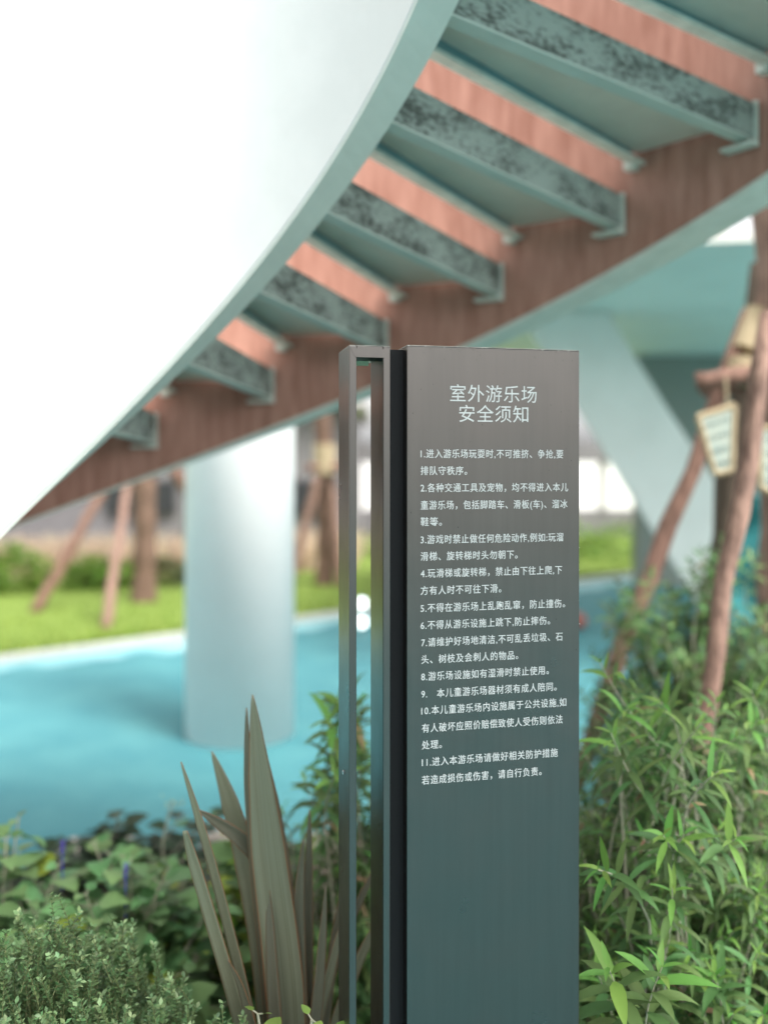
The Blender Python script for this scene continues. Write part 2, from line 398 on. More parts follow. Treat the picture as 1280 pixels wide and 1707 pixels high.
def text_mesh(T, bold, off):                 # glyph outlines filled as a flat mesh
    cu = bpy.data.curves.new('text', 'FONT'); cu.body = T; cu.size = 1.0; cu.offset = off
    cu.resolution_u = 3; cu.space_character = 1.13 if bold else 1.06
    ob = bpy.data.objects.new('text', cu); COL.objects.link(ob); bpy.context.view_layer.update()
    me = bpy.data.meshes.new_from_object(ob.evaluated_get(bpy.context.evaluated_depsgraph_get()))
    r = [v.co.copy() for v in me.vertices], [tuple(p.vertices) for p in me.polygons]
    bpy.data.objects.remove(ob); bpy.data.meshes.remove(me); return r
for T, x0, x1, ya, yb, bold, hp in LINES:
    A = text_mesh(T, bold, .001); B = text_mesh(T, bold, -.001)
    bx0 = min(v.x for v in A[0]); bx1 = max(v.x for v in A[0])
    s0, s1 = s_of(x0), s_of(x1); k = (s1-s0)/(bx1-bx0)
    zc = z_of((ya+yb)/2, (s0+s1)/2)
    ky = hp*W((s0+s1)/2, 0, 0).y/F/.92
    mb = MB(); e = .014 if bold else 0
    shifts = [(0,0,A),(0,0,B),(e,0,A),(-e,0,A),(0,e*.4,B),(0,-e*.4,B)] if bold else [(0,0,A),(0,0,B)]
    for c_, (dx, dy, G) in enumerate(shifts):
        mb.add([W(s0 + (v.x+dx-bx0)*k, -.0003-.00004*c_, zc + (v.y+dy-.36)*ky) for v in G[0]], G[1])
    mb.build('title' if not bold else 'text_line', M['text'], panel)

# ------------------------------------------------------------------ helical staircase
CX, CY, R1, R2 = -.505, 1.2175, .785, 1.874
ZT1, H, AZ1, STEP = EYE + .8645, .155, R(52.29), R(12.138)
def zs(az): return ZT1 + (az-AZ1)/STEP*H
def pol(r, az, z): return V((CX + r*sin(az), CY + r*cos(az), z))
N_UP, N_DN = 2, 15
AZ_LO, AZ_HI = AZ1 - N_DN*STEP, AZ1 + N_UP*STEP + R(2)
stair = thing('spiral_staircase', (CX, CY, 0), 'curved open riser staircase with white inner wall, weathered sea green treads and brown stringer', 'staircase')
def helix(mb, prof, a0, a1, n=110, mi=0):
    rings = []
    for i in range(n+1):
        a = a0 + (a1-a0)*i/n; z = zs(a)
        rings.append([pol(r, a, max(z+dz, .0 if dz < .3 else .3)) for r, dz in prof])
    mb.sweep(rings, mi=mi)
iw = MB(); helix(iw, [(.70,-.025),(.70,1.28),(.745,1.28),(.745,-.025)], AZ_LO, AZ_HI); iw.build('inner_wall', M['white'], stair, smooth=False, bevel=.004)
is_ = MB(); helix(is_, [(.702,-.034),(.702,-.0255),(.785,-.0255),(.785,-.034)], AZ_LO, AZ_HI)
helix(is_, [(.746,-.0252),(.746,.30),(.785,.30),(.785,-.0252)], AZ_LO, AZ_HI); is_.build('inner_stringer', M['green'], stair)
os_ = MB(); helix(os_, [(1.88,-.10),(1.88,1.05),(1.91,1.05),(1.91,-.10)], AZ_LO, AZ_HI, 150); os_.build('outer_wall', M['brown'], stair)
of = MB(); helix(of, [(1.884,-.112),(1.884,-.1005),(2.04,-.1005),(2.04,-.112)], AZ_LO, AZ_HI, 150)
helix(of, [(2.03,-.1003),(2.03,1.05),(2.04,1.05),(2.04,-.1003)], AZ_LO, AZ_HI, 150); of.build('outer_stringer', M['greenlight'], stair)

# one tread, built at azimuth 0 / height 0 around the stair centre, then copied
WA = R(11.2); TH = .092
def lp(r, a, z): return V((r*sin(a), r*cos(a), z))
def radial_plate(mb, r0, r1, a, th, z0, z1):            # plate along a radius, thickness th towards lower azimuth
    d = V((sin(a), cos(a), 0)); t = V((cos(a), -sin(a), 0))
    mb.box(d*((r0+r1)/2) - t*(th/2) + V((0,0,(z0+z1)/2)), d*((r1-r0)/2), t*(th/2), V((0,0,(z1-z0)/2)))
tr0 = bpy.data.objects.new('tread', None)
tp = MB(); r0, r1 = .787, 1.872
tp.prism([lp(r0,-WA+R(.5),.052), lp(r1,-WA+R(.3),.052), lp(r1,-R(.3),.052), lp(r0,-R(.7),.052)][::-1], (0,0,TH-.052))
m_board = tp
ap = MB(); radial_plate(ap, r0, r1-.012, 0, .008, .0, TH)
fl = MB(); radial_plate(fl, r0, r1-.012, -.0001, .040, -.005, -.0003)
fa = MB(); radial_plate(fa, r0, r1-.012, -WA+.002, .008, .022, TH+.001)
lip = MB(); radial_plate(lip, r0, r1-.002, -WA+.022, .034, .012, .0215)
br = MB()
d0 = V((0,1,0)); t0 = V((1,0,0))
br.box((-.02+.008, r1-.006, .042), (.020,0,0), (0,.0055,0), (0,0,.056))
br2 = MB(); br3 = MB(); br4 = MB()
br2.box((-.035, r1-.022, -.0185), (.045,0,0), (0,.021,0), (0,0,.0045))
a_ = -WA; dd = V((sin(a_), cos(a_), 0)); tt = V((cos(a_), -sin(a_), 0))
br3.box(dd*(r1-.02) + V((0,0,.012)) + tt*.004, dd*.019, tt*.016, V((0,0,.014)))
br4.box((-.012, r0+.006, .035), (.018,0,0), (0,.006,0), (0,0,.045))
def lbuild(mb, name, m, bevel=0):
    o = mb.build(name, m, None, bevel=bevel); COL.objects.unlink(o); return o
protos = [lbuild(m_board, 'board', M['panelgrey']), lbuild(ap, 'rear_apron', M['grime']), lbuild(fl, 'flange', M['green']),
          lbuild(fa, 'front_apron', M['teal']), lbuild(lip, 'lip', M['lip']), *[lbuild(q_, 'bracket', M['greenlight'], .002) for q_ in (br, br2, br3, br4)]]
for k in range(-N_UP, N_DN):
    az = AZ1 - k*STEP
    t = bpy.data.objects.new('tread', None); COL.objects.link(t); t.parent = stair
    t.location = (0, 0, ZT1 - k*H); t.rotation_euler = (0, 0, -az); t.empty_display_size = .1
    for p in protos:
        c = p.copy(); COL.objects.link(c); c.parent = t

# landing at the head of the flight
AZT = AZ1 + (N_UP-1)*STEP; zl = zs(AZT) + H + TH
ld = MB(); e1, e2 = pol(.72, AZ_HI, 0), pol(2.03, AZ_HI, 0); tg_ = V((cos(AZ_HI), -sin(AZ_HI), 0))
ld.prism([V((p.x,p.y,zl-.10)) for p in (e1, e2, e2+tg_*1.5, e1+tg_*1.5)], (0,0,.10)); ld.build('landing', M['green'], stair)
ld = MB(); pp_ = e2 + tg_*1.4; ld.tube([V((pp_.x-.1,pp_.y,0)), V((pp_.x-.1,pp_.y,zl-.101))], .06, 20); ld.build('landing_post', M['green'], stair)

# ------------------------------------------------------------------ white column
colc = gnd(400.5, 1250); colr = .305; cyy = colc.y + colr*.98
colx = (400.5-HX)/F*(cyy)
cl = MB(); cl.tube([(colx,cyy,.0),(colx,cyy,4.2)], colr, 64)
cobj = cl.build('column', M['column'], None, smooth=False, base=(colx,cyy,0))
for p in cobj.data.polygons: p.use_smooth = len(p.vertices) == 4
tag(cobj, 'thick round white column standing on the blue rubber floor behind the stair', 'column')

# ------------------------------------------------------------------ sea green platform at right, on a slanted leg
pl = thing('raised_platform', (3.5, 8.5, 0), 'sea green raised concrete platform with a slanted leg, right of the stair', 'platform')
ZP = 2.92
dk_ = MB(); dk_.prism([(.55,6.2,ZP),(1.6,5.75,ZP),(3.2,5.5,ZP),(6.0,5.6,ZP),(6.2,11.5,ZP),(1.0,11.5,ZP)], (0,0,.06)); dk_.build('deck', M['soffit'], pl)
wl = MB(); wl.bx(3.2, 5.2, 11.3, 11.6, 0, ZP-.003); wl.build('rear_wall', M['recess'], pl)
lg = MB()
A1, A2 = at(860, 520, 8.1), at(1010, 520, 8.1); B1, B2 = at(1192, 965, 8.1), at(1262, 950, 8.1)
A1.z = A2.z = ZP-.004; B1.z = B2.z = 0
fr_ = [A1, A2, at(1118,690,8.1), at(1206,825,8.1), B2, B1]
lg.prism(fr_, (.12,.35,0)); lg.build('leg', M['leg'], pl, bevel=.03)

# ------------------------------------------------------------------ buildings far behind
bl = thing('grey_building', (-4, 17, 0), 'long low dark grey building with vertical cladding beyond the lawn', 'building')
q = MB(); q.bx(-14, -.6, 16.0, 22, 0, 2.55); q.build('wall', M['grey'], bl)
q = MB(); q.bx(-14.3, -.3, 15.6, 22.3, 2.553, 2.75); q.build('roof', M['greylight'], bl)
for x0, x1 in ((-4.9,-3.7),(-3.3,-2.5),(-1.9,-.8)):
    q = MB(); q.bx(x0, x1, 15.9, 15.998, .7, 1.25); q.build('window', M['dark'], bl)
rng = random.Random(9)
q = MB()
for i in range(60):
    x = -13.8 + i*.215
    q.bx(x, x+.05, 15.93, 15.998, 1.3, 2.5)
q.build('cladding_fins', M['greylight'], bl)
b2 = thing('pavilion', (2.5, 20, 0), 'low pavilion with pale posts and dark flat roof far behind the sign', 'building')
q = MB(); q.bx(-.6, 9.5, 19, 20.2, 1.65, 2.02); q.build('roof', M['grey'], b2)
q = MB(); q.bx(-.6, 9.5, 23.5, 24, 0, 1.648); q.build('wall', M['whitewall'], b2)  # white wall added to stand for bright sky in the opening
q = MB(); q.bx(-.5, 9.4, 19.2, 19.4, 0, .60); q.build('parapet', M['grey'], b2)
for x in (.0, 2.2, 4.6, 7.0, 9.2):
    q = MB(); q.bx(x, x+.15, 19.15, 19.35, .602, 1.648); q.build('post', M['greylight'], b2)

# ------------------------------------------------------------------ trees with timber props
def limb(mb, a, b, r0, r1, rng, n=9, seg=10, knot=.08):
    a, b = V(a), V(b); pts = []; rad = []
    L = (b-a).length
    for i in range(seg+1):
        t = i/seg
        pts.append(a.lerp(b, t) + V((rng.gauss(0,1), rng.gauss(0,1), 0))*L*.003*(0 < i < seg)); rad.append((r0+(r1-r0)*t)*(1+rng.uniform(-knot,knot)))
    mb.tube(pts, rad, n, wob=.11, rng=rng)
def palm(px, py, Y, rad, hgt, label, seed):
    rng = random.Random(seed); b = V(((px-HX)/F*Y, Y, .05))
    t = thing('palm_tree', b, label, 'tree', 'propped trees on the lawn')
    m = MB(); pts = []; rr = []
    for i in range(26):
        z = hgt*i/25; pts.append(b + V((.02*sin(z*2), 0, z-.05))); rr.append(rad*(1.25 if i == 0 else 1.0-.2*i/25)*(1.06 if i % 2 else .94))
    m.tube(pts, rr, 12, wob=.05, rng=rng); m.build('trunk', M['palmbark'], t)
    c = MB(); top = b + V((0,0,hgt))
    for k in range(22):
        a = 2*pi*k/22 + rng.uniform(-.1,.1); el = rng.uniform(.1,1.2); L = rng.uniform(1.2,1.6)
        prev = None
        for j in range(16):
            t_ = j/15; out = L*t_*cos(el*(1-t_*.5)); z = L*t_*sin(el) - 1.1*t_*t_
            p = top + V((cos(a)*out, sin(a)*out, z)); sdv = V((-sin(a), cos(a), 0))
            if prev is not None:
                for sg in (-1,1):
                    ll = .45*sin(pi*min(1,t_*.9+.1))+.05
                    tip = p + sdv*sg*ll + V((cos(a)*.15, sin(a)*.15, -.18*ll/.4))
                    c.add([prev, p, tip], [(0,1,2)])
            prev = p
    c.build('crown', M['palm_leaf'], t)
    return b
pb1 = palm(240, 1008, 9.8, .125, 4.6, 'brown palm trunk held by timber props on the lawn left of the white column', 1)
pb2 = palm(541, 980, 11.2, .12, 4.6, 'farther brown palm trunk on the lawn right of the white column', 2)
def prop(a, b, r0, r1, m, label, group, seed, name='timber_prop'):
    mb = MB(); a, b = V(a), V(b); rng = random.Random(seed); limb(mb, a, b, r0, r1, rng)
    o = mb.build(name, m, None, base=a, smooth=True); tag(o, label, 'prop', group); return o
GP = 'timber props holding the young trees'
prop(gnd(55,1028), at(182,800,9.5), .058, .052, M['bark'], 'brown timber prop leaning from the far left lawn towards the palm trunk', GP, 1)
prop(gnd(175,1055), at(216,790,9.3), .048, .042, M['barkpale'], 'pale slim timber prop nearest the rubber floor, left of the white column', GP, 2)
prop(V((-1.65,10.8,.05)), at(283,770,10.0), .07, .06, M['bark'], 'short stretch of brown timber prop beside the left edge of the white column', GP, 3)
prop(gnd(505,985)+V((-.2,0,0)), at(533,790,11.0), .06, .055, M['barkpale'], 'pale timber prop leaning on the farther palm from its left', GP, 4)
prop(gnd(570,985), at(549,770,11.1), .06, .055, M['barkpale'], 'pale timber prop leaning on the farther palm beside the sign frame', GP, 5)
mb = MB(); limb(mb, at(510,780,10.95), at(575,778,11.0), .05, .05, random.Random(3)); tag(mb.build('tie_bar', M['bark'], None, base=at(510,780,10.95)), 'short horizontal timber tied across the farther palm trunk', 'tie bar')
mb = MB(); mb.tube([at(541,790,11.05), at(541,740,11.05)], .14, 14); tag(mb.build('rope_wrap', M['rope'], None, base=at(541,790,11.05)), 'straw rope wound round the farther palm trunk', 'rope')

# right hand tree
YT = 3.6
tb = V(((1318-HX)/F*YT, YT, 0))
tt_ = thing('propped_tree', tb, 'tan trunked young tree at the right edge held up by a tripod of poles', 'tree')
m = MB(); rngt = random.Random(6); limb(m, tb, tb+V((-.02,0,3.4)), .125, .10, rngt, 12, 16); m.build('trunk', M['barkpale'], tt_)
c = MB()
for i in range(2200):
    u = rngt.random(); th = rngt.uniform(0, 2*pi); ph = math.acos(rngt.uniform(-1,1)); rr = 1.1*rngt.random()**.4
    p = tb + V((.75,.4,4.5)) + V((rr*sin(ph)*cos(th), rr*sin(ph)*sin(th), rr*cos(ph)*.8))
    a = rngt.uniform(0,2*pi); d = V((cos(a), sin(a), rngt.uniform(-.6,.4)))*.07; s_ = d.cross(V((rngt.uniform(-1,1),rngt.uniform(-1,1),1))).normalized()*.02
    c.add([p, p+d*.5+s_, p+d, p+d*.5-s_], [(0,1,2,3)])
c.build('crown', M['palm_leaf'], tt_)
m = MB(); limb(m, tb+V((0,0,3.3)), tb+V((.5,.3,4.3)), .08, .05, rngt); limb(m, tb+V((0,0,3.1)), tb+V((.9,.2,4.6)), .06, .03, rngt); m.build('branch', M['barkpale'], tt_)
GR = 'tripod poles round the right hand tree'
def extend_to_ground(a, b):
    d = (b-a); return b + d*(-b.z/d.z)
pa, pbb = at(1248,520,3.62), at(1040,1080,3.45)
prop(extend_to_ground(pa,pbb), pa, .038, .032, M['bark'], 'brown pole leaning furthest to the left beneath the right hand tree', GR, 7)
pa, pbb = at(1270,600,2.62), at(1184,1150,2.5)
prop(extend_to_ground(pa,pbb), pa+(pa-pbb)*.15, .030, .026, M['barkpale'], 'thick pinkish pole nearest the camera in front of the right hand tree', GR, 8)
pa, pbb = at(1268,440,3.95), at(1203,900,4.05)
prop(extend_to_ground(pa,pbb), pa+(pa-pbb)*.0, .052, .05, M['barkdark'], 'dark pole standing behind the hanging plaques', GR, 9)
mb = MB(); limb(mb, at(1160,637,3.5), at(1345,612,3.42), .036, .036, rngt); limb(mb, at(1175,650,3.62), at(1340,640,3.9), .034, .034, rngt)
tag(mb.build('tie_bar', M['bark'], None, base=at(1160,637,3.5), smooth=True), 'pair of horizontal timbers tying the poles of the right hand tree', 'tie bar')
mb = MB(); mb.tube([at(1262,520,3.62), at(1240,585,3.58)], .055, 12); mb.tube([at(1238,600,3.56), at(1232,640,3.55)], .06, 12)
tag(mb.build('rope_binding', M['rope'], None, base=at(1240,600,3.55)), 'straw rope binding where the poles meet the horizontal timbers', 'rope')
def plaque(pts, Y, label, rows, seed):
    rng = random.Random(seed); P = [at(x, y, Y) for x, y in pts]; c = sum(P, V((0,0,0)))/len(P)
    t = thing('hanging_plaque', c, label, 'plaque', 'plaques hung on the tree poles')
    m = MB(); m.prism(P, (0,.014,0)); m.build('board', M['plaque'], t)
    m = MB(); n = len(P)
    for i in range(n): m.tube([P[i]+V((0,.006,0)), P[(i+1) % n]+V((0,.006,0))], .012, 8)
    m.build('rope_border', M['rope'], t)
    m = MB()
    for i in range(rows):
        v = .18 + .68*i/(rows-1)
        a = P[0].lerp(P[3], v); b = P[1].lerp(P[2], v)
        x = .10
        while x < .85:
            wv = rng.uniform(.07,.12)
            for st in range(3):
                q0 = a.lerp(b, x+rng.uniform(0,wv*.4)); q1 = a.lerp(b, x+wv*rng.uniform(.6,.95)); dz = V((0,0,rng.uniform(-.008,.008)))
                m.prism([q0+dz+V((0,-.001,-.0018)), q1+dz+V((0,-.001,-.0018)), q1+dz+V((0,-.001,.0018)), q0+dz+V((0,-.001,.0018))], (0,.0006,0))
            q0 = a.lerp(b, x+wv*.4)
            m.prism([q0+V((-.002,-.0014,-.011)), q0+V((.002,-.0014,-.011)), q0+V((.002,-.0014,.011)), q0+V((-.002,-.0014,.011))], (0,.0006,0))
            x += wv + .035
    m.build('writing', M['ink'], t)
    m = MB(); m.tube([P[0].lerp(P[1],.8), at((pts[0][0]+pts[1][0])/2+15, 628, Y+.02)], .004, 6); m.build('hanging_cord', M['rope'], t)
plaque([(1163,695),(1224,676),(1220,784),(1192,790)], 3.32, 'narrow cream wooden plaque with a straw border hanging on the brown left pole', 4, 1)
plaque([(1264,712),(1330,722),(1318,838),(1268,812)], 3.30, 'cream wooden plaque with a straw border cut by the right edge of the photo', 4, 2)
# teal fabric
m = MB(); rows = []
for i in range(13):
    z = .15 + 1.22*i/12; r_ = []
    for j in range(26):
        x = 1.60 + j*.065; y = 4.25 + .05*sin(j*.9+i*.7) + .05*sin(i*1.9) + .02*sin(j*2.3)
        r_.append(V((x + .12*(1-i/12)*(-1 if j < 3 else 0), y, z)))
    rows.append(r_)
m.add([p for r_ in rows for p in r_], [(i*26+j, i*26+j+1, (i+1)*26+j+1, (i+1)*26+j) for i in range(12) for j in range(25)])
o = m.build('fabric_screen', M['net'], None, base=(2.3,4.25,0), smooth=True, solid=.012)
tag(o, 'dark teal rippled fabric screen behind the right hand poles', 'screen')

# small things on the rubber floor
def sphere(mb, c, r, n=16, sq=1):
    rings = []
    for i in range(1, n):
        p = pi*i/n; rings.append([V(c)+V((r*sin(p)*cos(2*pi*j/n), r*sin(p)*sin(2*pi*j/n), r*cos(p)*sq)) for j in range(n)])
    mb.sweep(rings, caps=True)
m = MB(); p = gnd(962, 1050); sphere(m, p+V((0,0,.085)), .085); tag(m.build('ball', M['red'], None, base=p, smooth=True), 'small red ball lying on the blue floor right of the sign', 'ball')
p = gnd(603, 1062); t = thing('garden_light', p, 'low white twin globe garden light on the blue floor, seen through the sign frame', 'light')  # added glowing balls that stand for bright glints; no lamp here
m = MB(); m.tube([p, p+V((0,0,.36))], .015, 10); m.build('post', M['steel'], t)  # added post under the glint balls
M['globelit'] = mat('lit_globe', (.9,.9,.9), .3)
_b = M['globelit'].node_tree.nodes['Principled BSDF']; _b.inputs['Emission Color'].default_value = (.85,1,.97,1); _b.inputs['Emission Strength'].default_value = 1.5
for z in (.13, .30):
    m = MB(); sphere(m, p+V((0,0,z)), .045); m.build('globe', M['globelit'], t, smooth=True)

# ------------------------------------------------------------------ foliage
def leaf(mb, p, d, n, L, wd, droop=.5, prof='lance', seg=5, fold=.25, mi=0):
    """one leaf: p base, d direction, n upper-side normal"""
    d = d.normalized(); s = d.cross(n)
    if s.length < 1e-4: s = d.orthogonal()
    s.normalize(); n = s.cross(d).normalized()
    vs = []; fs = []
    pos = V(p); dirv = d.copy()
    for i in range(seg+1):
        t = i/seg
        if prof == 'lance': w = wd*(sin(pi*min(1, t**.75*.97+.03)))**.9*.5
        elif prof == 'heart': w = wd*.5*max(0, (1-(1-min(1,t*3.2+.15))**2)*(1-t**2.2))
        else: w = wd*.5*sin(pi*(t*.9+.08))
        nn = s.cross(dirv).normalized()
        vs += [pos - s*w + nn*w*fold, pos - nn*0, pos + s*w + nn*w*fold]
        if i:
            a = (i-1)*3; fs += [(a, a+1, a+4, a+3), (a+1, a+2, a+5, a+4)]
        pos = pos + dirv*(L/seg)
        dirv = (dirv + V((0,0,-1))*droop/seg*1.1).normalized()
    mb.add(vs, fs, mi)

def shoot(fol, stm, a, b, rng, nodes=8, L=.08, wd=.016, bend=.06, r=.0035, prof='lance', young=3, seg=5, droop=.8, per=2):
    a, b = V(a), V(b); ax = b-a; side = ax.orthogonal().normalized()
    if rng.random() < .5: side = ax.normalized().cross(side)
    pts = []
    for i in range(7):
        t = i/6; pts.append(a.lerp(b, t) + V((0,0,1))*bend*sin(pi*t*.5)*t*0 + side*bend*sin(pi*t))
    stm.tube(pts, [r*(1-.6*i/6) for i in range(7)], 5)
    ang = rng.uniform(0, pi)
    for k in range(nodes):
        t = .12 + .88*(k/(nodes-1))**.7
        i = min(5, int(t*6)); p = pts[i].lerp(pts[i+1], t*6-i); tg = (pts[i+1]-pts[i]).normalized()
        o1 = tg.orthogonal().normalized(); o2 = tg.cross(o1)
        age = 1-t
        ang += pi/2 + rng.uniform(-.3,.3)
        sp = .75 + .6*min(1, age*2.2)                       # angle from the axis
        size = .45+.75*min(1, age*3.2) if k >= nodes-2 else rng.uniform(.85,1.15)
        for q in range(per):
            aa = ang + 2*pi*q/per
            out = o1*cos(aa) + o2*sin(aa)
            dv = tg*cos(sp) + out*sin(sp)
            leaf(fol, p, dv, tg*.8 + V((0,0,.6)) - out*.2, L*size*rng.uniform(.85,1.1), wd*size*rng.uniform(.85,1.15), droop*rng.uniform(.5,1.5)*(.5+age), prof, seg, .22,
                 1 if k >= nodes-young else 0)

def narrow_shrub(base, tips, rng, label, group=None, L=.066, wd=.0112, inner=60, spread=.35, height=1.0, hero=(), leafm=('leaf_long','leaf_young'), nodes=9, droop=1.15, seg=5, young=2):
    t = thing('narrow_leaf_shrub', base, label, 'shrub', group)
    fol, stm = MB(), MB(); base = V(base)
    allt = [(V(p), True) for p in hero] + [(V(p), False) for p in tips]
    for p, h in allt:
        d = (p-base); d.z *= .6; d = d.normalized() + V((rng.gauss(0,.25), rng.gauss(0,.25), .35+rng.gauss(0,.2))); d.normalize()
        Ls = rng.uniform(.16,.30)
        q = p - d*Ls
        shoot(fol, stm, q, p, rng, nodes if not h else nodes+1, L*(1.15 if h else 1), wd*(1.15 if h else 1), .02, .0024, droop=droop, seg=seg, young=young if not h else 3)
        mid = base.lerp(q, .5) + V((rng.gauss(0,.04), rng.gauss(0,.04), .05))
        stm.tube([base + V((rng.gauss(0,.05), rng.gauss(0,.05), 0)), mid, q], [.005,.004,.0024], 5)
    for i_ in range(len(fol.m)):
        if (i_//10) % 97 == 7: fol.m[i_] = 2
    fol.build('foliage', [M[leafm[0]], M[leafm[1]], M['mulch']], t, smooth=True)
    stm.build('stems', M['stem_pale'], t)
    return t

def dome_tips(c, rx, ry, h, n, rng, lo=.35, shell=.35):
    out = []
    while len(out) < n:
        th = rng.uniform(0, 2*pi); cz = rng.uniform(lo, 1); sh = 1 - shell*rng.random()
        rr = math.sqrt(max(0, 1-cz*cz)) * sh
        x, y, z = c[0]+rx*rr*cos(th), c[1]+ry*rr*sin(th), h*cz*sh
        out.append((x, y, z))
    return out

rng = random.Random(21)
GS = 'narrow leaved shrubs right of the sign'
hero1 = [at(1000,1105,1.75), at(1047,1180,1.7), at(1100,1170,1.72), at(1018,1222,1.6), at(1168,1205,1.65), at(1197,1285,1.55), at(1140,1390,1.55), at(1105,1392,1.5),
         at(1226,1398,1.52), at(996,1450,1.45), at(1120,1475,1.5)]
narrow_shrub((.62,1.95,.04), dome_tips((.62,1.92), .46, .46, 1.08, 640, rng, .15, .45), rng, 'bushy green shrub with long narrow leaves, closest beside the right edge of the sign', GS, hero=hero1)
narrow_shrub((1.05,2.15,.04), dome_tips((1.08,2.15), .5, .45, 1.0, 560, rng, .15, .45), rng, 'bushy narrow leaved shrub at the right photo edge, before the pinkish pole', GS, hero=[at(1250,1150,1.85), at(1262,1200,1.8)])
hero3 = [at(1013,1612,1.38), at(1103,1612,1.40)]
narrow_shrub((.46,1.55,.04), dome_tips((.48,1.58), .28, .22, .70, 120, rng, .2, .5), rng, 'small bright narrow leaved shrub low beside the sign with two pale star shaped shoot tips', GS, L=.080, wd=.0185, hero=hero3)
# dim shrub between bed and poles
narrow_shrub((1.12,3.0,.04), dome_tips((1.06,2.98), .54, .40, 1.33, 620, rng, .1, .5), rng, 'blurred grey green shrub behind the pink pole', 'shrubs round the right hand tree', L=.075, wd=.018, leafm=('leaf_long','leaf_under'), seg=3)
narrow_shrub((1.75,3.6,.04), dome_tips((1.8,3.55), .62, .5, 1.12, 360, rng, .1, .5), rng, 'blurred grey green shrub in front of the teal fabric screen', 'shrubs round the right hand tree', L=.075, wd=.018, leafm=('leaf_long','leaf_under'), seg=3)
# behind the sign frame
narrow_shrub((-.12,2.25,.04), dome_tips((-.10,2.2), .26, .3, .92, 130, rng, .2, .5), rng, 'green narrow leaved shrub seen through and left of the sign frame', None, L=.08, wd=.016,
             hero=[at(560,1165,2.1), at(545,1195,2.0), at(600,1170,2.15), at(560,1290,1.95), at(612,1250,2.1)])

# bronze flax
flx = thing('flax_plant', at(485,2200,1.58)*1.0, 'bronze olive flax plant with tall upright sword leaves left of the sign frame', 'plant')
flx.location.z = .04
def blade(ctrl, widths, Y0_, Y1_, m, cut=False, fold=.22, tw=0):
    """ctrl: pixel path from base to tip"""
    n = len(ctrl); P = []
    for i, (x, y) in enumerate(ctrl):
        P.append(at(x, y, Y0_ + (Y1_-Y0_)*i/(n-1)))
    # Catmull-Rom
    Q = []; Wd = []
    for i in range(n-1):
        p0, p1, p2, p3 = P[max(i-1,0)], P[i], P[i+1], P[min(i+2,n-1)]
        for k in range(6):
            t = k/6
            Q.append(.5*((2*p1)+(p2-p0)*t+(2*p0-5*p1+4*p2-p3)*t*t+(3*p1-p0-3*p2+p3)*t**3)); Wd.append(widths[i]+(widths[i+1]-widths[i])*t)
    Q.append(P[-1]); Wd.append(widths[-1])
    mb = MB(); mb.uv = []
    vs = []; fs = []
    for i, q in enumerate(Q):
        tg = (Q[min(i+1,len(Q)-1)]-Q[max(i-1,0)]).normalized()
        view = V((sin(tw), -cos(tw), .1)); s = tg.cross(view).normalized(); nn = s.cross(tg)
        w_ = Wd[i]*.95/F*q.y*.5
        row = [(-1, fold), (-.5, fold*.35), (0, -.08), (.5, fold*.35), (1, fold)]
        for a, f_ in row:
            vs.append(q + s*a*w_ + nn*f_*w_); mb.uv.append(((a+1)/2, i*.03))
        if i:
            b0 = (i-1)*5
            for j in range(4): fs.append((b0+j, b0+j+1, b0+j+6, b0+j+5))
    mb.add(vs, fs)
    return mb.build('blade', m, flx, smooth=True, solid=.0012)
BASE = (485, 2190)
F1, F2 = M['flax'], M['flaxdark']
blade([BASE,(487,1900),(474,1640),(448,1420),(434,1290),(421,1158)], [36,58,68,60,40,2], 1.58, 1.52, F1, tw=.1)
blade([BASE,(470,1900),(452,1650),(430,1440),(416,1300),(411,1180)], [30,36,34,30,20,2], 1.60, 1.545, F2, tw=-.4)
blade([(490,2190),(500,1900),(492,1650),(470,1450),(452,1330),(428,1200)], [30,40,36,32,24,2], 1.62, 1.57, F2, tw=.5)
blade([BASE,(455,1850),(440,1620),(412,1440),(384,1335),(353,1252)], [24,30,38,42,32,2], 1.66, 1.62, F1, tw=-.2)
blade([(460,1700),(452,1560),(430,1440),(405,1402),(370,1375),(330,1350)], [14,18,24,26,20,2], 1.64, 1.56, F2, tw=.3, fold=.4)
blade([BASE,(445,1860),(414,1680),(370,1500),(334,1370),(302,1270)], [16,20,22,20,16,2], 1.56, 1.48, F1, tw=-.3)
blade([BASE,(440,1880),(398,1690),(355,1540),(325,1440),(309,1385)], [18,24,27,25,22,9], 1.54, 1.46, F1, tw=-.2)
blade([(500,2190),(505,1900),(510,1700),(512,1540),(515,1440),(516,1350)], [20,26,26,22,14,2], 1.63, 1.6, F2)
blade([(505,2190),(512,1900),(500,1700),(497,1560),(500,1470),(506,1400)], [22,28,28,24,16,2], 1.58, 1.55, F2, tw=.3)
blade([(510,2190),(520,1900),(540,1690),(560,1560),(570,1500),(578,1440)], [18,24,24,20,14,2], 1.63, 1.62, F2, tw=.4)
blade([(500,2190),(505,1900),(530,1700),(570,1570),(600,1500),(640,1420)], [16,22,22,18,14,2], 1.66, 1.68, F2, tw=.2)
blade([(505,2190),(515,1960),(545,1760),(590,1620),(630,1540),(680,1470)], [16,22,24,20,14,2], 1.62, 1.66, F1, tw=.3)
blade([(500,2190),(495,1900),(520,1740),(545,1640),(566,1560),(590,1510)], [14,18,20,18,14,2], 1.56, 1.6, F1, tw=.3)
blade([(490,2190),(478,1900),(462,1740),(455,1640),(450,1540),(446,1460)], [18,24,26,22,14,2], 1.52, 1.55, F2, tw=-.1)
blade([(500,2190),(508,1960),(516,1800),(530,1660),(538,1560),(543,1480)], [18,22,24,20,14,2], 1.55, 1.55, F2, tw=.1)
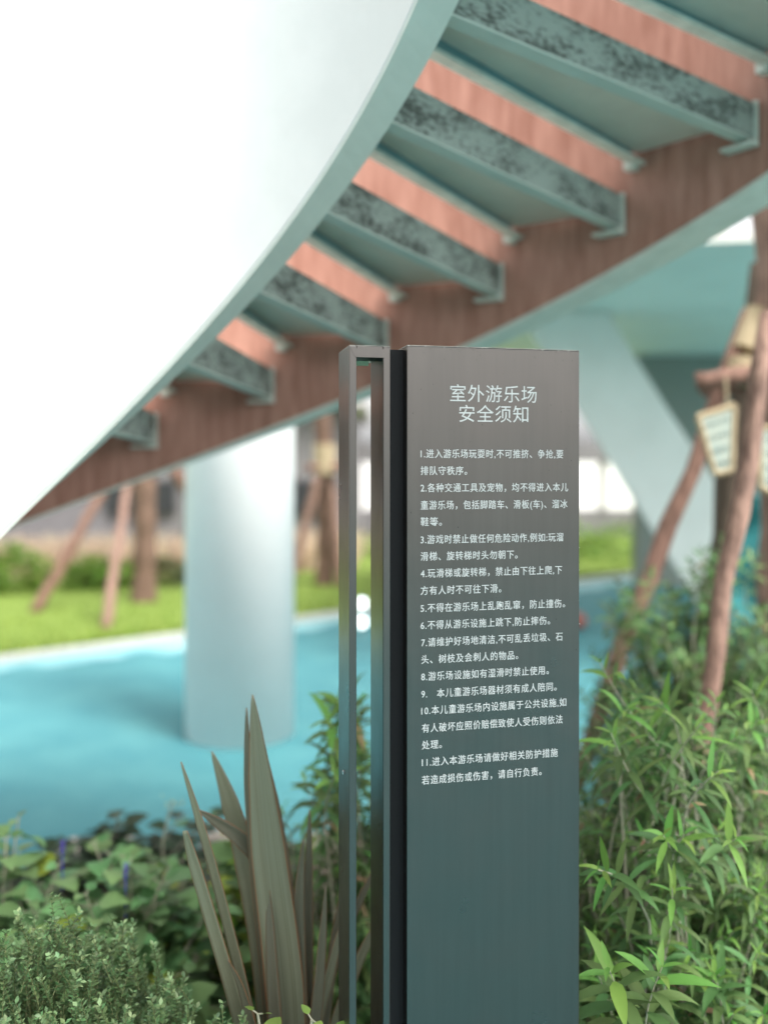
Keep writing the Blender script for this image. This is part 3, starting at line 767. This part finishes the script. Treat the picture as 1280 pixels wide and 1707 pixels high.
blade([(495,2190),(470,1950),(440,1780),(415,1690),(400,1640),(380,1600)], [18,22,22,18,12,2], 1.5, 1.45, F2, tw=-.3)

# small leaved shrubs, bottom left
def small_shrub(c, rx, ry, h, n, rng, label, group):
    t = thing('small_leaf_shrub', (c[0],c[1],.04), label, 'shrub', group)
    fol, stm = MB(), MB(); base = V((c[0],c[1],.04))
    for p in dome_tips(c, rx, ry, h, n, rng, .25, .28):
        p = V(p) + V((0,0,rng.gauss(0,.015))); d = (p-base).normalized() + V((rng.gauss(0,.5), rng.gauss(0,.5), .5+rng.gauss(0,.2))); d.normalize()
        Ls = rng.uniform(.05,.10); q = p-d*Ls
        stm.tube([q, p], [.0008,.0005], 4)
        nd = int(Ls/.0068); tg = d; o1 = tg.orthogonal().normalized(); o2 = tg.cross(o1)
        for k in range(nd):
            tpos = (k+1)/nd; pp = q.lerp(p, tpos); ang = rng.uniform(0, 2*pi)
            for qd in range(3):
                out = o1*cos(ang+2.1*qd)+o2*sin(ang+2.1*qd); sz = rng.uniform(.7,1.2)
                leaf(fol, pp, tg*.6+out, tg-out*.3, .0098*sz, .0062*sz, .1, 'oval', 2, .15, 1 if rng.random() < .15+.25*(k >= nd-2) else 0)
    for k in range(26):
        a = rng.uniform(0,2*pi); rr = rng.random()
        stm.tube([base, V((c[0]+rx*rr*cos(a)*.9, c[1]+ry*rr*sin(a)*.9, h*math.sqrt(max(.05,1-rr*rr))*.85))], [.006,.0015], 5)
    # dense twiggy core so the ground does not show through
    fol.build('foliage', [M['leaf_small'], M['leaf_small2']], t)
    stm.build('stems', M['stem_olive'], t)
rng = random.Random(31)
GB = 'small leaved mounded shrubs at the front of the bed'
small_shrub((-.53,1.42), .38, .28, .81, 3000, rng, 'mounded grey green shrub of tiny leaves filling the bottom left corner', GB)
small_shrub((-.25,1.36), .20, .19, .68, 800, rng, 'lower mound of tiny grey green leaves in front of the flax', GB)

# broad leaved plants
def broad_plant(base, tips, rng, label, group, L=.07, wd=.062, leafm=('leaf_heart','leaf_heart2'), youngp=.1, name='broad_leaf_plant', flowers=()):
    t = thing(name, base, label, 'plant', group); fol, stm = MB(), MB(); base = V(base)
    for p in tips:
        p = V(p); q = base.lerp(p, .5) + V((rng.gauss(0,.03), rng.gauss(0,.03), .03))
        pts = [base + V((rng.gauss(0,.04), rng.gauss(0,.04), 0)), q, p]; stm.tube(pts, [.004,.003,.002], 5)
        ang = rng.uniform(0, 2*pi)
        for k in range(6):
            tt2 = 1 - k*.075; pp = q.lerp(p, max(0,(tt2-.5)*2)); ang += pi/2+rng.uniform(-.4,.4)
            for s in (0, 1):
                a = ang+pi*s; out = V((cos(a), sin(a), rng.uniform(-.1,.5))); sz = (.45 if k == 0 else rng.uniform(.75,1.25))
                pe = pp + out*.022*sz
                stm.tube([pp, pe], .0011, 4)
                leaf(fol, pe, out + V((0,0,.1)), V((0,0,1)) + V((rng.gauss(0,.3),rng.gauss(0,.3),0)), L*sz, wd*sz, rng.uniform(.2,.9), 'heart', 5, rng.uniform(.05,.3), 1 if rng.random() < youngp else 0)
    fol.build('foliage', [M[leafm[0]], M[leafm[1]]], t, smooth=True); stm.build('stems', M['stem_pale'], t)
    if flowers:
        for p in flowers:
            f = MB(); p = V(p); f.tube([p-V((0,0,.12)), p], .0015, 5)
            for i in range(16):
                z = -.034*i/16; a = i*2.4
                leaf(f, p+V((0,0,z)), V((cos(a),sin(a),.2)), V((0,0,1)), .009, .006, .4, 'oval', 2, .2)
            f.build('flower_spike', M['purple'], t)
    return t
rng = random.Random(41)
GH = 'broad leaved plants along the far side of the bed'
broad_plant((-.62,2.15,.04), dome_tips((-.62,2.1), .38, .3, .69, 85, rng, .35, .4), rng, 'green heart leaved plant with two purple flower spikes behind the small leaved mound', GH,
            flowers=[at(105,1402,2.15), at(210,1440,2.0)])
broad_plant((-.93,2.1,.04), dome_tips((-.93,2.1), .28, .26, .72, 40, rng, .35, .4), rng, 'green heart leaved plant standing taller at the left edge against the blue floor', GH)
broad_plant((-.30,2.35,.04), dome_tips((-.30,2.3), .30, .3, .62, 60, rng, .3, .45), rng, 'yellowish green broad leaved plant behind the flax blades', GH, youngp=.35)
broad_plant((-.85,2.85,.04), [at(190,1385,2.85), at(150,1440,2.9), at(230,1400,2.8), at(245,1440,2.8), at(290,1425,2.8)] + dome_tips((-.75,2.85), .7, .4, .42, 45, rng, .3, .4), rng, 'dark leaved plant silhouetted against the blue floor', GH, leafm=('leaf_dark','leaf_heart'), L=.07)
broad_plant((.82,1.5,.04), dome_tips((.84,1.5), .30, .24, .66, 80, rng, .3, .45), rng, 'pale lime round leaved plant in the bottom right corner', 'round leaved plants low beside the sign', L=.042, wd=.036, leafm=('leaf_lime','leaf_heart2'), youngp=.25)
broad_plant((.50,1.38,.04), dome_tips((.52,1.36), .2, .12, .46, 22, rng, .3, .45), rng, 'low round leaved plant at the foot of the sign on its right', 'round leaved plants low beside the sign', L=.036, wd=.03, leafm=('leaf_heart','leaf_lime'), youngp=.25)
broad_plant((-.10,1.33,.04), [at(520,1700,1.3), at(430,1690,1.36), at(555,1720,1.3)] + dome_tips((-.12,1.34), .12, .10, .60, 8, rng, .3, .45), rng, 'few bright leaves at the foot of the flax beside the sign frame', None, L=.045, wd=.032, leafm=('leaf_lime','leaf_heart2'))
# airy pale flower head above the broad leaves
t = thing('flowering_stem', at(270,1500,2.4), 'thin pale flower head standing in front of the blue floor', 'plant')
m = MB(); m.tube([V((at(270,1500,2.4).x, 2.4, .04)), at(272,1400,2.4), at(288,1335,2.4)], [.004,.003,.002], 5); m.build('stem', M['stem_pale'], t)
m = MB()
for i in range(26):
    p = at(288+rng.gauss(0,12), 1338+rng.gauss(0,7), 2.4+rng.gauss(0,.02)); a = rng.uniform(0,6.28)
    leaf(m, p, V((cos(a),sin(a),.3)), V((0,0,1)), .010, .006, .2, 'oval', 2, .1)
m.build('florets', M['flower'], t)

# pale stones along the bed edge
GST = 'pale stones edging the planting bed'
def stone(p, rx, ry, rz, seed, label):
    rg = random.Random(seed); m = MB(); rings = []
    for i in range(1, 9):
        ph = pi*i/9; ring = []
        for j in range(12):
            th = 2*pi*j/12; k = 1 + .18*sin(2.1*th+seed) + rg.uniform(-.06,.06)
            ring.append(V(p)+V((rx*sin(ph)*cos(th)*k, ry*sin(ph)*sin(th)*k, rz*(cos(ph)+.6))))
        rings.append(ring)
    m.sweep(rings); tag(m.build('edging_stone', M['stone'], None, base=p, smooth=True), label, 'stone', GST)
stone(gnd(192,1425), .08, .05, .05, 1, 'pale edging stone between dark leaves, left of the flax')
stone(gnd(375,1432), .09, .06, .07, 2, 'pale edging stone behind the tallest flax blades')
stone(gnd(305,1450), .06, .05, .05, 3, 'smaller pale edging stone between the two larger ones')
stone(gnd(530,1430), .07, .06, .06, 4, 'pale edging stone under the shrub behind the sign frame')
stone(gnd(120,1430), .07, .06, .045, 5, 'pale edging stone below the purple flower spike at left')
# dry leaves and mulch
m = MB(); rng = random.Random(77)
for i in range(1500):
    x, y = rng.uniform(-1.6,1.8), rng.uniform(1.0,3.2); a = rng.uniform(0,6.28)
    leaf(m, V((x,y,.052+rng.uniform(0,.01))), V((cos(a),sin(a),rng.uniform(-.1,.3))), V((0,0,1)), rng.uniform(.02,.06), rng.uniform(.008,.022), .3, 'oval', 2, .2)
tag(m.build('leaf_litter', M['mulch']), 'brown dry leaves and mulch lying on the soil', 'leaf litter', kind='stuff')

# ------------------------------------------------------------------ hedges and tall grass beyond the lawn
def leaf_mass(mb, c, rx, ry, rz, n, rng, sz, mi=0):
    for i in range(n):
        th = rng.uniform(0,2*pi); cz = rng.uniform(-.2,1); sh = 1-.4*rng.random()**2; rr = math.sqrt(max(0,1-cz*cz))*sh
        lump = 1 + .18*sin(3*th+c[0]*5) + .1*sin(7*cz+c[1])
        p = V((c[0]+rx*rr*cos(th)*lump, c[1]+ry*rr*sin(th)*lump, max(.05, c[2]+rz*cz*sh*lump)))
        a = rng.uniform(0,2*pi); d = V((cos(a),sin(a),rng.uniform(-.5,.8))).normalized()*sz*rng.uniform(.7,1.3)
        s = d.cross(V((rng.uniform(-1,1),rng.uniform(-1,1),1))).normalized()*sz*.3
        mb.add([p, p+d*.5+s, p+d, p+d*.5-s], [(0,1,2,3)], mi)
rng = random.Random(52)
def hedge(name, c, r, n, m, label, group):
    mb = MB(); leaf_mass(mb, c, *r, n, rng, .09)
    o = mb.build(name, M[m], None, base=(c[0],c[1],.05)); tag(o, label, 'shrub', group)
GG = 'clumps along the back of the lawn'
hedge('lawn_shrub', (-4.45,10.6,.1), (.55,.5,.50), 1100, 'leaf_hedge', 'bright green rounded shrub at the far left of the lawn', GG)
hedge('lawn_shrub', (-3.45,10.9,.08), (.45,.4,.36), 800, 'leaf_hedge', 'low olive shrub between the leaning prop and the pale prop', GG)
hedge('lawn_shrub', (-3.0,11.3,.06), (.8,.4,.33), 1000, 'leaf_hedged', 'dark green clump behind the pale prop', GG)
hedge('lawn_shrub', (-1.9,11.6,.06), (.7,.4,.36), 1000, 'leaf_hedged', 'dark green clump between the palm trunk and the column', GG)
hedge('hedge', (3.6,14.6,.12), (1.6,.5,.42), 2200, 'leaf_hedge', 'green hedge beyond the blue floor right of the sign', None)
hedge('lawn_shrub', (-.4,15.2,.05), (1.2,.5,.35), 1000, 'leaf_hedged', 'dark clump below the pavilion wall behind the sign frame', GG)
m = MB()
for i in range(5200):
    x = rng.uniform(-7.5,-.4); y = 12.0 + .28*(x+3) + rng.uniform(0,1.4); h = rng.uniform(.32,.64); a = rng.uniform(0,2*pi)
    lx, ly = rng.gauss(0,.16), rng.gauss(0,.16); wd = .012; dx, dy = cos(a)*wd, sin(a)*wd
    m.add([(x-dx,y-dy,.05),(x+dx,y+dy,.05),(x+dx+lx*.5,y+dy+ly*.5,h*.65),(x-dx+lx*.5,y-dy+ly*.5,h*.65),(x+lx*1.1,y+ly*1.1,h)], [(0,1,2,3),(3,2,4)])
tag(m.build('ornamental_grass', M['straw']), 'band of tall straw coloured grass beyond the lawn', 'tall grass', kind='stuff')
